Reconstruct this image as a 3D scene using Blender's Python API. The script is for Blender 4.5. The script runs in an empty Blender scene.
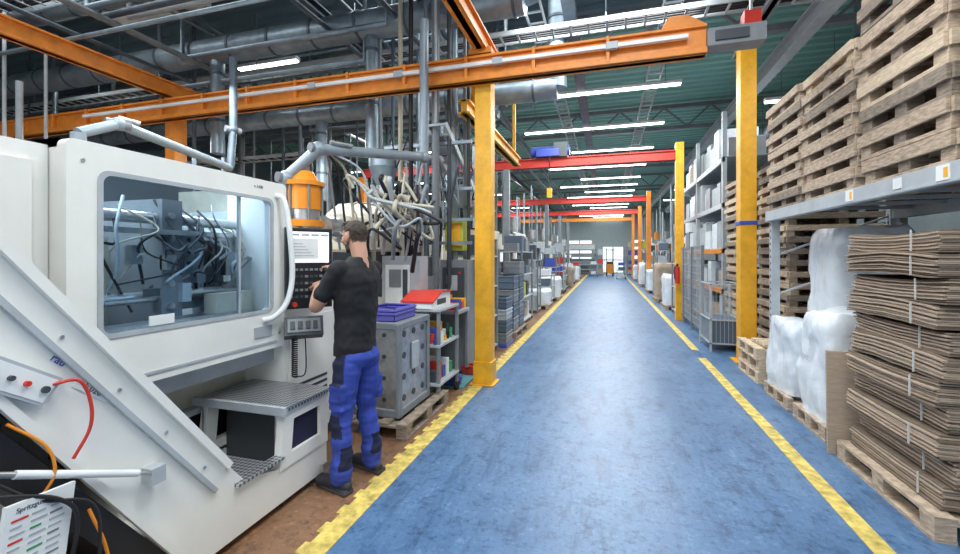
import bpy, math, random
from mathutils import Vector, Matrix, noise, Euler
random.seed(7)
S=bpy.context.scene
try:
    S.view_settings.view_transform='Standard'
except Exception: pass
R=random.uniform

# ---------------- materials ----------------
def mat(name,col,rough=.5,metal=0,var=.08,scale=6,bump=0,stretch=(1,1,1),emit=0,spec=.5):
    m=bpy.data.materials.new(name); m.use_nodes=True
    nt=m.node_tree; p=nt.nodes['Principled BSDF']
    p.inputs['Roughness'].default_value=rough; p.inputs['Metallic'].default_value=metal
    p.inputs['Specular IOR Level'].default_value=spec
    if emit:
        p.inputs['Emission Color'].default_value=(*col,1); p.inputs['Emission Strength'].default_value=emit
    tc=nt.nodes.new('ShaderNodeTexCoord'); mp=nt.nodes.new('ShaderNodeMapping'); mp.inputs['Scale'].default_value=stretch
    nt.links.new(tc.outputs['Object'],mp.inputs['Vector'])
    nz=nt.nodes.new('ShaderNodeTexNoise'); nz.inputs['Scale'].default_value=scale; nz.inputs['Detail'].default_value=6; nz.inputs['Roughness'].default_value=.62
    nt.links.new(mp.outputs[0],nz.inputs['Vector'])
    cr=nt.nodes.new('ShaderNodeValToRGB')
    cr.color_ramp.elements[0].position=.3; cr.color_ramp.elements[1].position=.7
    cr.color_ramp.elements[0].color=(*[max(0,c*(1-var)) for c in col],1)
    cr.color_ramp.elements[1].color=(*[min(1,c*(1+var)) for c in col],1)
    nt.links.new(nz.outputs['Fac'],cr.inputs['Fac']); nt.links.new(cr.outputs[0],p.inputs['Base Color'])
    if bump:
        b=nt.nodes.new('ShaderNodeBump'); b.inputs['Strength'].default_value=bump; b.inputs['Distance'].default_value=.01
        nt.links.new(nz.outputs['Fac'],b.inputs['Height']); nt.links.new(b.outputs[0],p.inputs['Normal'])
    return m
cream=mat('cream_paint',(.83,.83,.79),.32,var=.05,scale=3)
cream2=mat('cream_aged',(.60,.56,.46),.4,var=.18,scale=4)
white=mat('white_paint',(.80,.82,.82),.4,var=.05)
grey=mat('grey_paint',(.20,.22,.24),.45,var=.15)
lgrey=mat('light_grey_paint',(.42,.46,.49),.4,var=.12)
boxg=mat('storage_box_grey',(.30,.34,.37),.5,var=.12)
dgrey=mat('dark_grey',(.05,.06,.07),.5)
black=mat('black_rubber',(.012,.012,.015),.5)
steel=mat('brushed_steel',(.55,.56,.57),.32,.85,var=.25,scale=12)
galv=mat('galvanised_duct',(.24,.30,.35),.40,.5,var=.3,scale=4)
galvd=mat('galvanised_dark',(.10,.13,.16),.5,.4,var=.3,scale=4)
armm=mat('arm_grey',(.26,.31,.35),.4,.2,var=.1)
orange=mat('orange_steel',(.76,.25,.03),.45,var=.18)
yellow=mat('yellow_steel',(.80,.40,.02),.45,var=.18)
red=mat('red_steel',(.55,.045,.03),.45)
redp=mat('red_plastic',(.60,.04,.025),.35)
wood=mat('pallet_wood',(.44,.34,.25),.85,var=.45,scale=5,stretch=(3,3,14),bump=.3)
wood2=mat('pallet_wood_aged',(.25,.20,.155),.85,var=.45,scale=5,stretch=(3,3,14),bump=.3)
wood3=mat('pallet_wood_fresh',(.58,.46,.33),.8,var=.3,scale=5,stretch=(3,3,14),bump=.3)
card=mat('cardboard',(.42,.325,.245),.9,var=.2,scale=9,stretch=(1,1,8))
card2=mat('cardboard_dark',(.20,.15,.11),.9,var=.25,scale=9,stretch=(1,1,8))
strap=mat('strap_white',(.6,.6,.58),.4)
film=mat('white_film',(.74,.79,.84),.22,var=.08,scale=8,bump=.8)
blue=mat('blue_plastic',(.05,.08,.38),.4)
purple=mat('purple_crate',(.12,.11,.45),.45)
cratem=mat('grey_blue_crate',(.10,.14,.19),.5)
screenw=mat('screen_glow',(.85,.9,.92),.3,emit=.6,var=.03)
ledm=mat('led_glow',(.95,1,.97),.3,emit=9,var=0)
lens=mat('amber_plastic',(.80,.27,.02),.3)
greenp=mat('green_plastic',(.05,.30,.12),.5)
ygreen=mat('yellow_green',(.45,.48,.05),.5)
cyan=mat('teal_machine',(.10,.30,.33),.5)
shirtm=mat('black_shirt',(.011,.011,.014),.85,var=.2,scale=20)
trousm=mat('blue_trousers',(.035,.065,.36),.8,var=.25,scale=14,bump=.3)
trousd=mat('navy_trousers',(.010,.013,.045),.8)
skinm=mat('skin',(.50,.27,.18),.5,var=.06,scale=20)
hairm=mat('dark_hair',(.040,.025,.017),.75,var=.6,scale=110,bump=.8)
stub=mat('short_stubble_hair',(.12,.07,.048),.7,var=.3,scale=90)
shoem=mat('shoe_leather',(.02,.022,.03),.6)
solem=mat('shoe_sole',(.07,.07,.08),.7)
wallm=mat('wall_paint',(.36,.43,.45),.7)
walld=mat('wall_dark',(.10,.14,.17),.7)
glowm=mat('daylight_window',(.88,.96,1),.3,emit=1.1,var=.02)
hose=mat('beige_hose',(.48,.44,.35),.5)

def glass_mat():
    m=bpy.data.materials.new('clear_polycarbonate'); m.use_nodes=True; nt=m.node_tree
    for n in list(nt.nodes): nt.nodes.remove(n)
    o=nt.nodes.new('ShaderNodeOutputMaterial'); mx=nt.nodes.new('ShaderNodeMixShader')
    t=nt.nodes.new('ShaderNodeBsdfTransparent'); t.inputs[0].default_value=(.76,.87,.96,1)
    g=nt.nodes.new('ShaderNodeBsdfGlossy'); g.inputs['Roughness'].default_value=.05; g.inputs[0].default_value=(.9,.95,1,1)
    lw=nt.nodes.new('ShaderNodeLayerWeight'); lw.inputs['Blend'].default_value=.16
    nt.links.new(lw.outputs['Fresnel'],mx.inputs[0]); nt.links.new(t.outputs[0],mx.inputs[1]); nt.links.new(g.outputs[0],mx.inputs[2])
    nt.links.new(mx.outputs[0],o.inputs[0]); return m
glass=glass_mat()

def checker_plate():
    m=mat('tread_plate',(.55,.56,.57),.35,.7,var=.1)
    nt=m.node_tree; p=nt.nodes['Principled BSDF']
    tc=nt.nodes.new('ShaderNodeTexCoord'); v=nt.nodes.new('ShaderNodeTexChecker'); v.inputs['Scale'].default_value=50
    mp=nt.nodes.new('ShaderNodeMapping'); mp.inputs['Rotation'].default_value=(0,0,.785)
    nt.links.new(tc.outputs['Object'],mp.inputs[0]); nt.links.new(mp.outputs[0],v.inputs[0])
    v.inputs[1].default_value=(.62,.63,.64,1); v.inputs[2].default_value=(.16,.17,.19,1)
    nt.links.new(v.outputs[0],p.inputs['Base Color']); return m
tread=checker_plate()

def floor_mat():
    m=bpy.data.materials.new('painted_floor'); m.use_nodes=True; nt=m.node_tree; N=nt.nodes; L=nt.links
    p=N['Principled BSDF']
    tc=N.new('ShaderNodeTexCoord'); sp=N.new('ShaderNodeSeparateXYZ'); L.new(tc.outputs['Object'],sp.inputs[0])
    def noi(sc,det,st=(1,1,1)):
        mp=N.new('ShaderNodeMapping'); mp.inputs['Scale'].default_value=st; L.new(tc.outputs['Object'],mp.inputs[0])
        n=N.new('ShaderNodeTexNoise'); n.inputs['Scale'].default_value=sc; n.inputs['Detail'].default_value=det; n.inputs['Roughness'].default_value=.72; L.new(mp.outputs[0],n.inputs['Vector']); return n
    def ramp(src,stops):
        r=N.new('ShaderNodeValToRGB'); e=r.color_ramp.elements
        e[0].position,e[0].color=stops[0][0],(*stops[0][1],1); e[1].position,e[1].color=stops[-1][0],(*stops[-1][1],1)
        for q,c in stops[1:-1]:
            k=e.new(q); k.color=(*c,1)
        L.new(src,r.inputs[0]); return r
    n1=noi(1.1,9,(1,.6,1)); n2=noi(7,10); n3=noi(2.5,12,(3,.7,1)); n4=noi(28,10)
    bl=ramp(n1.outputs[0],[(.28,(.062,.128,.25)),(.5,(.088,.178,.325)),(.72,(.14,.24,.385))])
    sc=ramp(n2.outputs[0],[(.36,(.45,.49,.56)),(.48,(1,1,1)),(.57,(1.0,1.0,1.0)),(.70,(1.7,1.5,1.35))])
    s3=ramp(n3.outputs[0],[(.38,(.55,.58,.63)),(.49,(1,1,1)),(.57,(1,1,1)),(.68,(1.5,1.38,1.28))])
    s4=ramp(n4.outputs[0],[(.38,(.55,.58,.62)),(.46,(1,1,1)),(.56,(1,1,1)),(.66,(1.5,1.4,1.3))])
    def mul(a,b,f):
        mu=N.new('ShaderNodeMix'); mu.data_type='RGBA'; mu.blend_type='MULTIPLY'; mu.inputs[0].default_value=f
        L.new(a,mu.inputs[6]); L.new(b,mu.inputs[7]); return mu.outputs[2]
    bb_=mul(mul(mul(bl.outputs[0],sc.outputs[0],.75),s3.outputs[0],.75),s4.outputs[0],.6)
    br=ramp(n1.outputs[0],[(.25,(.12,.075,.05)),(.5,(.25,.13,.07)),(.75,(.32,.21,.13))])
    br2=mul(mul(br.outputs[0],sc.outputs[0],.9),s4.outputs[0],.7)
    lt=N.new('ShaderNodeMath'); lt.operation='LESS_THAN'; lt.inputs[1].default_value=-1.47; L.new(sp.outputs[0],lt.inputs[0])
    mx=N.new('ShaderNodeMix'); mx.data_type='RGBA'; L.new(lt.outputs[0],mx.inputs[0]); L.new(bb_,mx.inputs[6]); L.new(br2,mx.inputs[7])
    L.new(mx.outputs[2],p.inputs['Base Color'])
    rr=ramp(n1.outputs[0],[(.3,(.30,)*3),(.7,(.46,)*3)]); L.new(rr.outputs[0],p.inputs['Roughness'])
    b=N.new('ShaderNodeBump'); b.inputs['Strength'].default_value=.15; b.inputs['Distance'].default_value=.01
    L.new(n2.outputs[0],b.inputs['Height']); L.new(b.outputs[0],p.inputs['Normal'])
    return m
floorm=floor_mat()
linem=mat('worn_yellow_paint',(.62,.47,.12),.6,var=.5,scale=11)
def ceil_mat():
    m=mat('ceiling_sheet',(.2,.2,.2),.6,var=.1); nt=m.node_tree; p=nt.nodes['Principled BSDF']
    tc=nt.nodes.new('ShaderNodeTexCoord'); sp=nt.nodes.new('ShaderNodeSeparateXYZ'); nt.links.new(tc.outputs['Object'],sp.inputs[0])
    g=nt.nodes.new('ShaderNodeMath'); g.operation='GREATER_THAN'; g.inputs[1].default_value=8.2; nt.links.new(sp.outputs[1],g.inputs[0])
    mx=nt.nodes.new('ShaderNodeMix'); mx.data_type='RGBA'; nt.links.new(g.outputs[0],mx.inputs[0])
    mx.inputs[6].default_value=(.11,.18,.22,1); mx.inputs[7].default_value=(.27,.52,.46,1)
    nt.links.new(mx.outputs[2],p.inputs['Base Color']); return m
ceilm=ceil_mat()

# ---------------- builder ----------------
class B:
    def __init__(s,name,bevel=.003):
        s.n=name;s.v=[];s.f=[];s.mi=[];s.sm=[];s.mats=[];s.M=Matrix.Identity(4);s.bev=bevel
    def mid(s,m):
        if m not in s.mats: s.mats.append(m)
        return s.mats.index(m)
    def add(s,vs,fs,m,smooth=False):
        o=len(s.v); s.v+=[s.M@Vector(v) for v in vs]
        fn=callable(m); k=None if fn else s.mid(m)
        for f in fs:
            s.f.append([i+o for i in f]); s.sm.append(smooth)
            if fn:
                c=Vector((0,0,0))
                for i in f: c+=Vector(vs[i])
                s.mi.append(s.mid(m(c/len(f))))
            else: s.mi.append(k)
    def box(s,x0,x1,y0,y1,z0,z1,m):
        s.add([(x0,y0,z0),(x1,y0,z0),(x1,y1,z0),(x0,y1,z0),(x0,y0,z1),(x1,y0,z1),(x1,y1,z1),(x0,y1,z1)],
              [(0,3,2,1),(4,5,6,7),(0,1,5,4),(1,2,6,5),(2,3,7,6),(3,0,4,7)],m)
    def obox(s,c,sz,m,rot=(0,0,0)):
        o=s.M.copy(); s.M=s.M@Matrix.Translation(c)@Euler(rot).to_matrix().to_4x4()
        a,b,d=[q/2 for q in sz]; s.box(-a,a,-b,b,-d,d,m); s.M=o
    def bar(s,p0,p1,w,h,m,up=(0,0,1)):
        p0,p1=Vector(p0),Vector(p1); d=(p1-p0); d.normalize()
        u=Vector(up)
        if abs(d.dot(u))>.98: u=Vector((1,0,0))
        x=d.cross(u).normalized(); z=x.cross(d)
        vs=[]
        for p in(p0,p1):
            for a,b in((-1,-1),(1,-1),(1,1),(-1,1)): vs.append(p+x*a*w/2+z*b*h/2)
        s.add(vs,[(3,2,1,0),(4,5,6,7),(0,1,5,4),(1,2,6,5),(2,3,7,6),(3,0,4,7)],m)
    def prism(s,pts,ax,a0,a1,m):
        n=len(pts)
        def P(u,v,a): return {'x':(a,u,v),'y':(u,a,v),'z':(u,v,a)}[ax]
        vs=[P(u,v,a0) for u,v in pts]+[P(u,v,a1) for u,v in pts]
        s.add(vs,[tuple(range(n))[::-1],tuple(range(n,2*n))]+[(i,(i+1)%n,(i+1)%n+n,i+n) for i in range(n)],m)
    def ring(s,outer,inner,a0,a1,m):
        n=len(outer); vs=[]
        for a in(a0,a1):
            vs+=[(a,u,v) for u,v in outer]+[(a,u,v) for u,v in inner]
        fs=[]
        for i in range(n):
            j=(i+1)%n
            fs+=[(i,j,n+j,n+i),(2*n+i,3*n+i,3*n+j,2*n+j),(i,2*n+i,2*n+j,j),(n+i,n+j,3*n+j,3*n+i)]
        s.add(vs,fs,m)
    def tube(s,pts,r,m,seg=12,caps=True):
        pts=[Vector(p) for p in pts]; n=len(pts)
        rs=r if isinstance(r,(list,tuple)) else [r]*n
        vs=[];fs=[];px=None
        for i,p in enumerate(pts):
            t=(pts[min(i+1,n-1)]-pts[max(i-1,0)]).normalized()
            if px is None:
                px=t.cross(Vector((0,0,1)))
                if px.length<.05: px=t.cross(Vector((1,0,0)))
            px=(px-t*px.dot(t)).normalized(); py=t.cross(px)
            for k in range(seg):
                a=2*math.pi*k/seg; vs.append(p+(px*math.cos(a)+py*math.sin(a))*rs[i])
        for i in range(n-1):
            for k in range(seg):
                k2=(k+1)%seg; fs.append((i*seg+k,i*seg+k2,(i+1)*seg+k2,(i+1)*seg+k))
        s.add(vs,fs,m,True)
        if caps:
            s.add(vs[:seg],[tuple(range(seg))[::-1]],m); s.add(vs[-seg:],[tuple(range(seg))],m)
    def cyl(s,p0,p1,r,m,r2=None,seg=16): s.tube([p0,p1],[r,r if r2 is None else r2],m,seg)
    def curve(s,pts,r,m,n=8,seg=8): s.tube(cat(pts,n),r,m,seg)
    def ell(s,c,r,m,seg=16,rings=10,rot=(0,0,0)):
        E=Euler(rot).to_matrix(); c=Vector(c); vs=[];fs=[]
        for i in range(1,rings):
            a=math.pi*i/rings
            for k in range(seg):
                b=2*math.pi*k/seg
                vs.append(c+E@Vector((r[0]*math.sin(a)*math.cos(b),r[1]*math.sin(a)*math.sin(b),r[2]*math.cos(a))))
        T=len(vs); vs.append(c+E@Vector((0,0,r[2]))); vs.append(c-E@Vector((0,0,r[2])))
        for i in range(rings-2):
            for k in range(seg):
                k2=(k+1)%seg; fs.append((i*seg+k,(i+1)*seg+k,(i+1)*seg+k2,i*seg+k2))
        for k in range(seg):
            k2=(k+1)%seg; fs.append((T,k,k2)); fs.append((T+1,(rings-2)*seg+k2,(rings-2)*seg+k))
        s.add(vs,fs,m,True)
    def text(s,t,size,M,m,ext=.0008):
        cu=bpy.data.curves.new('t','FONT'); cu.body=t; cu.size=size; cu.extrude=ext
        ob=bpy.data.objects.new('t',cu); S.collection.objects.link(ob)
        dg=bpy.context.evaluated_depsgraph_get(); me=ob.evaluated_get(dg).to_mesh()
        o=s.M.copy(); s.M=s.M@M
        s.add([v.co.copy() for v in me.vertices],[tuple(p.vertices) for p in me.polygons],m)
        s.M=o; bpy.data.objects.remove(ob); bpy.data.curves.remove(cu)
    def done(s):
        me=bpy.data.meshes.new(s.n); me.from_pydata([tuple(v) for v in s.v],[],s.f)
        for m in s.mats: me.materials.append(m)
        me.polygons.foreach_set('material_index',s.mi); me.polygons.foreach_set('use_smooth',s.sm); me.update()
        ob=bpy.data.objects.new(s.n,me); S.collection.objects.link(ob)
        if s.bev:
            md=ob.modifiers.new('bevel','BEVEL'); md.width=s.bev; md.segments=2; md.limit_method='ANGLE'; md.angle_limit=.8
        return ob
def cat(pts,n=8):
    P=[Vector(p) for p in pts]; P=[P[0]*2-P[1]]+P+[P[-1]*2-P[-2]]; out=[]
    for i in range(1,len(P)-2):
        for k in range(n):
            t=k/n; a,b,c,d=P[i-1],P[i],P[i+1],P[i+2]
            out.append(.5*((2*b)+(c-a)*t+(2*a-5*b+4*c-d)*t*t+(3*b-a-3*c+d)*t**3))
    out.append(P[-2]); return out
def rrect(y0,y1,z0,z1,r,n=5):
    o=[]
    for cy,cz,a0 in((y1-r,z1-r,0),(y0+r,z1-r,90),(y0+r,z0+r,180),(y1-r,z0+r,270)):
        for k in range(n+1):
            a=math.radians(a0+90*k/n); o.append((cy+r*math.cos(a),cz+r*math.sin(a)))
    return o
def W(px,py,d):
    c,s=.9591,.2830; r=d*(px-480)/427; return Vector((r*c-d*s, r*s+d*c, 1.55+(256-py)*d/427))

# ---------------- room ----------------
XL,XR,Y0,Y1,ZC=-14,5.2,-3,40,5.95
b=B('floor',0); b.box(XL,XR,Y0,Y1,-.1,0,floorm); b.done()
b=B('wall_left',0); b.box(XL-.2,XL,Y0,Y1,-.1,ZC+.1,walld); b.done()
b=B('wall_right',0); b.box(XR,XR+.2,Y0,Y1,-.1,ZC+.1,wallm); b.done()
b=B('wall_back',0); b.box(XL,XR,Y1,Y1+.2,-.1,ZC+.1,wallm); b.done()
b=B('ceiling',0)
pts=[];y=Y0
while y<Y1: pts+=[(y,ZC),(y+.12,ZC),(y+.16,ZC+.07),(y+.28,ZC+.07)]; y+=.32
pts+=[(Y1,ZC),(Y1,ZC+.2),(Y0,ZC+.2)]
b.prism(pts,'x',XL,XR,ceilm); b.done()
for i,(xa,xb,za,zb) in enumerate([(-3.4,-1.2,1.2,3.0),(-.3,1.5,0,2.4),(2.2,4.4,1.2,3.0)]):
    b=B('window_%d'%(i+1)if i!=1 else 'door_1',.005)
    b.box(xa,xb,Y1-.06,Y1-.01,za+.01,zb,glowm)
    for q in(xa,(xa+xb)/2,xb): b.box(q-.05,q+.05,Y1-.12,Y1-.005,za,zb,lgrey)
    for q in(za+.05,zb,(za+zb)/2): b.box(xa,xb,Y1-.11,Y1-.005,q-.05,q+.05,lgrey)
    b.done()
b=B('floor_marking_line',0)
b.box(-1.53,-1.40,Y0,36,0,.004,linem)
y=Y0
while y<18:
    b.box(-1.56,-1.53,y,y+.09,0,.004,linem); y+=.18
b.done()
b=B('floor_marking_line',0)
b.box(1.34,1.45,Y0,7.15,0,.004,linem); b.box(1.36,1.47,7.75,36,0,.004,linem); b.done()

# ---------------- roof structure ----------------
for yy in (2.6,7.9,13.2,18.5,23.8,29.1,34.4):
    b=B('roof_truss',0)
    for z in(5.2,5.8): b.box(XL,XR,yy-.06,yy+.06,z-.05,z+.05,grey)
    x=XL;u=0
    while x<XR-.1:
        b.bar((x,yy,5.22 if u else 5.78),(x+.6,yy,5.78 if u else 5.22),.05,.05,grey); x+=.6;u=1-u
    b.done()
for xx in(-9,-4,-.5,2.9):
    b=B('roof_purlin',.004); m=lgrey if xx>2 else galvd; zz=4.86 if xx>2 else 5.0
    b.box(xx-.09,xx+.09,Y0,Y1,zz,zz+.03,m); b.box(xx-.015,xx+.015,Y0,Y1,zz+.02,5.14,m); b.box(xx-.09,xx+.09,Y0,Y1,5.12,5.15,m); b.done()
def ibx(b,x0,x1,yc,z0,z1,m,w=.16):
    b.box(x0,x1,yc-w/2,yc+w/2,z1-.03,z1,m); b.box(x0,x1,yc-w/2,yc+w/2,z0,z0+.03,m); b.box(x0,x1,yc-.04,yc+.04,z0,z1,m)
def iby(b,y0,y1,xc,z0,z1,m,w=.16):
    b.box(xc-w/2,xc+w/2,y0,y1,z1-.03,z1,m); b.box(xc-w/2,xc+w/2,y0,y1,z0,z0+.03,m); b.box(xc-.04,xc+.04,y0,y1,z0,z1,m)
b=B('overhead_crane_frame',.006)
for cx in(-1.42,-6.4,-11.5):
    b.box(cx-.10,cx+.10,4.92,5.12,0.02,4.0,yellow if cx>-2 else orange)
    b.box(cx-.15,cx+.15,4.87,5.17,0,.02,yellow)
    b.box(cx-.115,cx+.115,4.90,5.14,.02,.28,yellow)
    iby(b,Y0,5.4,cx,3.98,4.20,orange)
b.box(-1.56,-1.28,4.8,5.2,3.93,4.0,orange)
ibx(b,-13.5,.98,4.85,3.6,3.90,orange)
b.box(-13.5,.98,4.755,4.80,3.60,3.66,orange); 
b.box(-8,.80,4.72,4.765,3.755,3.80,white)
for k in range(16): b.box(-12+.8*k,-11.96+.8*k,4.75,4.81,3.62,3.9,orange)
for k in range(5): b.box(-5+1.25*k,-4.88+1.25*k,4.71,4.77,3.74,3.82,lgrey)
b.prism([(.55,3.90),(.98,3.90),(.80,4.02),(.62,4.02)],'y',4.78,4.92,orange)
b.box(.98,1.50,4.76,4.96,3.66,3.84,grey); b.box(1.05,1.35,4.74,4.76,3.70,3.80,dgrey)
b.done()
b=B('overhead_crane_frame',.006)
iby(b,5.2,8.6,-1.75,3.38,3.56,yellow); 
for y in(5.6,8.3): b.box(-1.78,-1.72,y,y+.06,3.5,5.0,yellow)
b.done()
b=B('chain_hoist',.005)
b.box(1.40,1.56,5.10,5.24,4.0,4.14,redp); b.cyl((1.38,5.17,3.96),(1.58,5.17,3.96),.05,blue)
b.tube([(1.48,5.17,4.1),(1.48,5.17,5.9)],.015,steel); b.cyl((1.48,5.17,3.95),(1.48,5.17,3.78),.012,steel); b.done()
b=B('crane_runway_column',.006)
b.box(1.87,2.08,7.0,7.21,.02,4.9,yellow); b.box(1.86,2.09,6.99,7.22,2.0,2.06,blue); b.box(1.80,2.15,6.93,7.28,0,.02,yellow)
iby(b,Y0,7.6,1.98,4.66,4.86,grey,.14)
b.done()
for yy,zz,xe,c in((11.3,4.0,1.72,red),(19.4,4.0,1.75,red),(25,4.0,1.8,red),(31,4.1,1.8,orange)):
    b=B('overhead_crane_frame',.004)
    ibx(b,-7,xe,yy,zz-.12,zz+.12,c)
    b.box(xe-.10,xe+.08,yy-.09,yy+.09,0,zz+.3,yellow if yy<15 else orange)
    b.box(-2.65,-2.5,yy-.08,yy+.08,0,zz-.1,grey)
    b.box(-7.1,-6.9,yy-.1,yy+.1,0,zz-.1,orange)
    if yy<12:
        b.box(-1.75,-1.15,yy-.2,yy+.2,zz+.14,zz+.34,blue); b.cyl((-1.9,yy,zz+.3),(-.9,yy,zz+.3),.13,blue); b.box(-1.3,-.95,yy-.16,yy+.16,zz+.12,zz+.5,dgrey)
        b.cyl((-1.4,yy-.2,zz+.12),(-1.4,yy-.2,zz-.7),.015,black); b.box(-1.46,-1.34,yy-.26,yy-.14,zz-.95,zz-.7,yellow)
    b.done()
def lum(x0,x1,y,z):
    b=B('ceiling_light',.003); b.box(x0,x1,y-.06,y+.06,z,z+.06,white); b.box(x0+.02,x1-.02,y-.045,y+.045,z-.03,z,ledm)
    for q in(x0+.3,x1-.3): b.cyl((q,y,z+.05),(q,y,ZC+.02),.008,grey,seg=6)
    b.done()
for k in range(16): lum(-1.1 if k%2==0 else -2.2,1.45,9.3+(2.6 if k<4 else 2.0)*k-(0 if k<4 else -2.4),5.0)
for k in range(9): lum(-6.5,-5.2,6.3+3.4*k,5.0); lum(-10.5,-8.5,5.8+3.4*k,5.15)
for k in range(6): lum(3.1,4.6,6+4*k,4.7)
lum(-8.2,-6.6,4.2,5.45)
b=B('ceiling_ventilation_unit',.03)
q=W(135,-14,6.6); b.box(q.x-1.0,q.x+1.0,q.y-.45,q.y+.45,q.z-.25,5.9,white); b.box(q.x-.8,q.x+.8,q.y-.46,q.y-.45,q.z+.05,q.z+.2,lgrey); b.done()

def duct(p0,p1,r,m=galv,step=.75):
    p0,p1=Vector(p0),Vector(p1); b.cyl(p0,p1,r,m,seg=24); d=(p1-p0); L=d.length; d/=L; k=step/2
    while k<L: b.cyl(p0+d*(k-.02),p0+d*(k+.02),r+.012,galvd if m==galv else m,seg=24); k+=step
b=B('ventilation_duct',0)
duct((-13.5,5.4,4.85),(-1.0,5.4,4.85),.2)
duct((-1.0,5.4,4.85),(-1.0,5.4,5.9),.19)
duct((-3.2,5.4,4.85),(-3.2,5.4,3.0),.09)
duct((-6.0,5.4,4.85),(-6.0,5.4,3.2),.1)
b.done()
b=B('ventilation_duct',0)
duct((-13.5,6.95,4.25),(-.75,6.95,4.25),.17); duct((-.75,6.95,4.25),(-.75,6.95,5.9),.15)
duct((-2.6,6.95,4.25),(-2.6,6.95,2.2),.08); duct((-5.2,6.95,4.25),(-5.2,6.95,2.6),.1)
b.done()
b=B('ventilation_duct',0); duct((-13.5,8.8,4.7),(-2.2,8.8,4.7),.22,galvd); duct((-2.2,8.8,4.7),(-2.2,8.8,5.9),.2,galvd); b.done()
b=B('ventilation_duct',0); duct((-8.0,3.5,5.0),(-13.8,3.5,5.0),.24); duct((-8,3.5,5.0),(-8,3.5,5.9),.2); b.done()
b=B('ventilation_duct',0); duct((-13,4.6,5.45),(3.5,4.6,5.45),.15,galv,.6); b.done()
b=B('ventilation_duct',0); duct((3.9,1,4.55),(3.9,30,4.55),.25); duct((3.9,8,4.55),(3.9,8,5.9),.2); b.done()
b=B('pipe_network',0)
for k in range(26):
    y=R(3.2,10); z=R(4.15,5.5); r=R(.02,.05); m=random.choice([galv,galvd,dgrey,lgrey,galv])
    xa=R(-13,-6); xb=R(-3.5,-1.6); b.tube([(xa,y,5.9),(xa,y,z),(xb,y,z),(xb,y,5.9)],r,m,8)
for k in range(12):
    x=R(-10,-2); z=R(4.4,5.5); m=random.choice([galvd,galv,grey]); b.tube([(x,-2,z),(x,30,z),(x,30,5.9)],R(.02,.045),m,8)
for k in range(26):
    x=R(-9,-2.1); y=R(5.4,10); b.cyl((x,y,5.8),(x,y,R(1.8,3)),R(.015,.04),random.choice([galvd,galv,dgrey,grey]),seg=8)
b.done()
b=B('cable_tray',0)
for (x0,x1,y,z) in((-13,3,4.0,5.15),(-13,3,6.2,4.75),(-13,-1.9,7.8,3.7),(-4,3,3.2,5.3)):
    for q in(-.14,.14): b.box(x0,x1,y+q-.01,y+q+.01,z,z+.07,lgrey)
    x=x0
    while x<x1: b.box(x,x+.03,y-.14,y+.14,z,z+.015,lgrey); x+=.25
    x=x0+1
    while x<x1: b.cyl((x,y,z),(x,y,5.9),.008,galv,seg=6); x+=2
    for q in range(4): b.tube([(x0,y-.1+.06*q,z+.03),(x1,y-.1+.06*q,z+.03)],.015,black,6)
b.done()
b=B('cable_tray',0)
for xx in(.9,-1.0):
    for q in(-.12,.12): b.box(xx+q-.01,xx+q+.01,-2,34,5.05,5.12,lgrey)
    y=-2
    while y<34: b.box(xx-.12,xx+.12,y,y+.03,5.05,5.07,lgrey); y+=.3
    for y in range(-1,34,3): b.cyl((xx,y,5.05),(xx,y,5.9),.008,galv,seg=6)
b.done()

# ---------------- main moulding machine ----------------
b=B('injection_moulding_machine',.008)
Yw0,Yw1,Zw0,Zw1=1.40,2.46,1.17,1.94
b.ring(rrect(1.27,2.60,.90,2.07,.03),rrect(Yw0,Yw1,Zw0,Zw1,.04),-2.31,-2.25,cream)
b.ring(rrect(Yw0-.012,Yw1+.012,Zw0-.012,Zw1+.012,.05),rrect(Yw0+.010,Yw1-.010,Zw0+.010,Zw1-.010,.04),-2.255,-2.244,lgrey)
b.box(-2.285,-2.275,Yw0-.01,Yw1+.01,Zw0-.01,Zw1+.01,glass)
b.box(-2.29,-2.27,2.20,2.215,Zw0,Zw1,lgrey)
b.box(-2.75,-2.31,1.27,1.31,.9,2.07,cream); b.box(-2.75,-2.31,2.56,2.60,.9,2.07,cream)
b.box(-2.75,-2.31,1.27,1.40,2.03,2.07,cream); b.box(-2.42,-2.31,1.27,2.60,2.03,2.07,cream)
b.box(-2.42,-2.31,1.27,2.60,.9,1.12,cream)
for z in(1.30,1.78):
    for x in(-2.66,-3.35): b.cyl((x,.9,z),(x,4.3,z),.035,steel)
b.box(-3.5,-2.75,1.40,1.75,1.02,1.66,cream2); b.box(-2.75,-2.73,1.48,1.66,1.15,1.55,cream)
b.box(-3.45,-2.6,1.95,2.08,1.02,1.90,grey); b.box(-3.45,-2.6,2.85,3.02,1.02,1.92,lgrey)
b.box(-3.3,-2.68,2.08,2.30,1.2,1.72,galv); b.box(-3.3,-2.68,2.48,2.85,1.2,1.72,steel)
b.box(-3.3,-2.70,2.33,2.45,1.25,1.66,dgrey)
for k in range(6):
    b.cyl((-2.60,2.0,1.10+.14*k),(-2.58,2.0,1.10+.14*k),.02,steel,seg=10)
    b.cyl((-2.68,2.19,1.26+.08*k),(-2.665,2.19,1.26+.08*k),.015,black,seg=8)
for k in range(24):
    y=1.70+R(0,.9); z=R(1.65,1.92); m=[black,dgrey,grey,black,hose,lgrey][k%6]
    b.curve([(-2.66,y,z),(-2.52+R(-.05,.03),y+R(-.12,.12),z-R(.1,.25)),(-2.55,y+R(-.16,.16),R(1.4,1.6)),(-2.70,y+R(-.16,.16),R(1.2,1.4))],R(.004,.011),m)
for k in range(8):
    y=1.75+.1*k; z=R(1.2,1.6); b.box(-2.62,-2.56,y,y+.06,z,z+R(.04,.12),[grey,dgrey,steel,lgrey][k%4])
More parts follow.
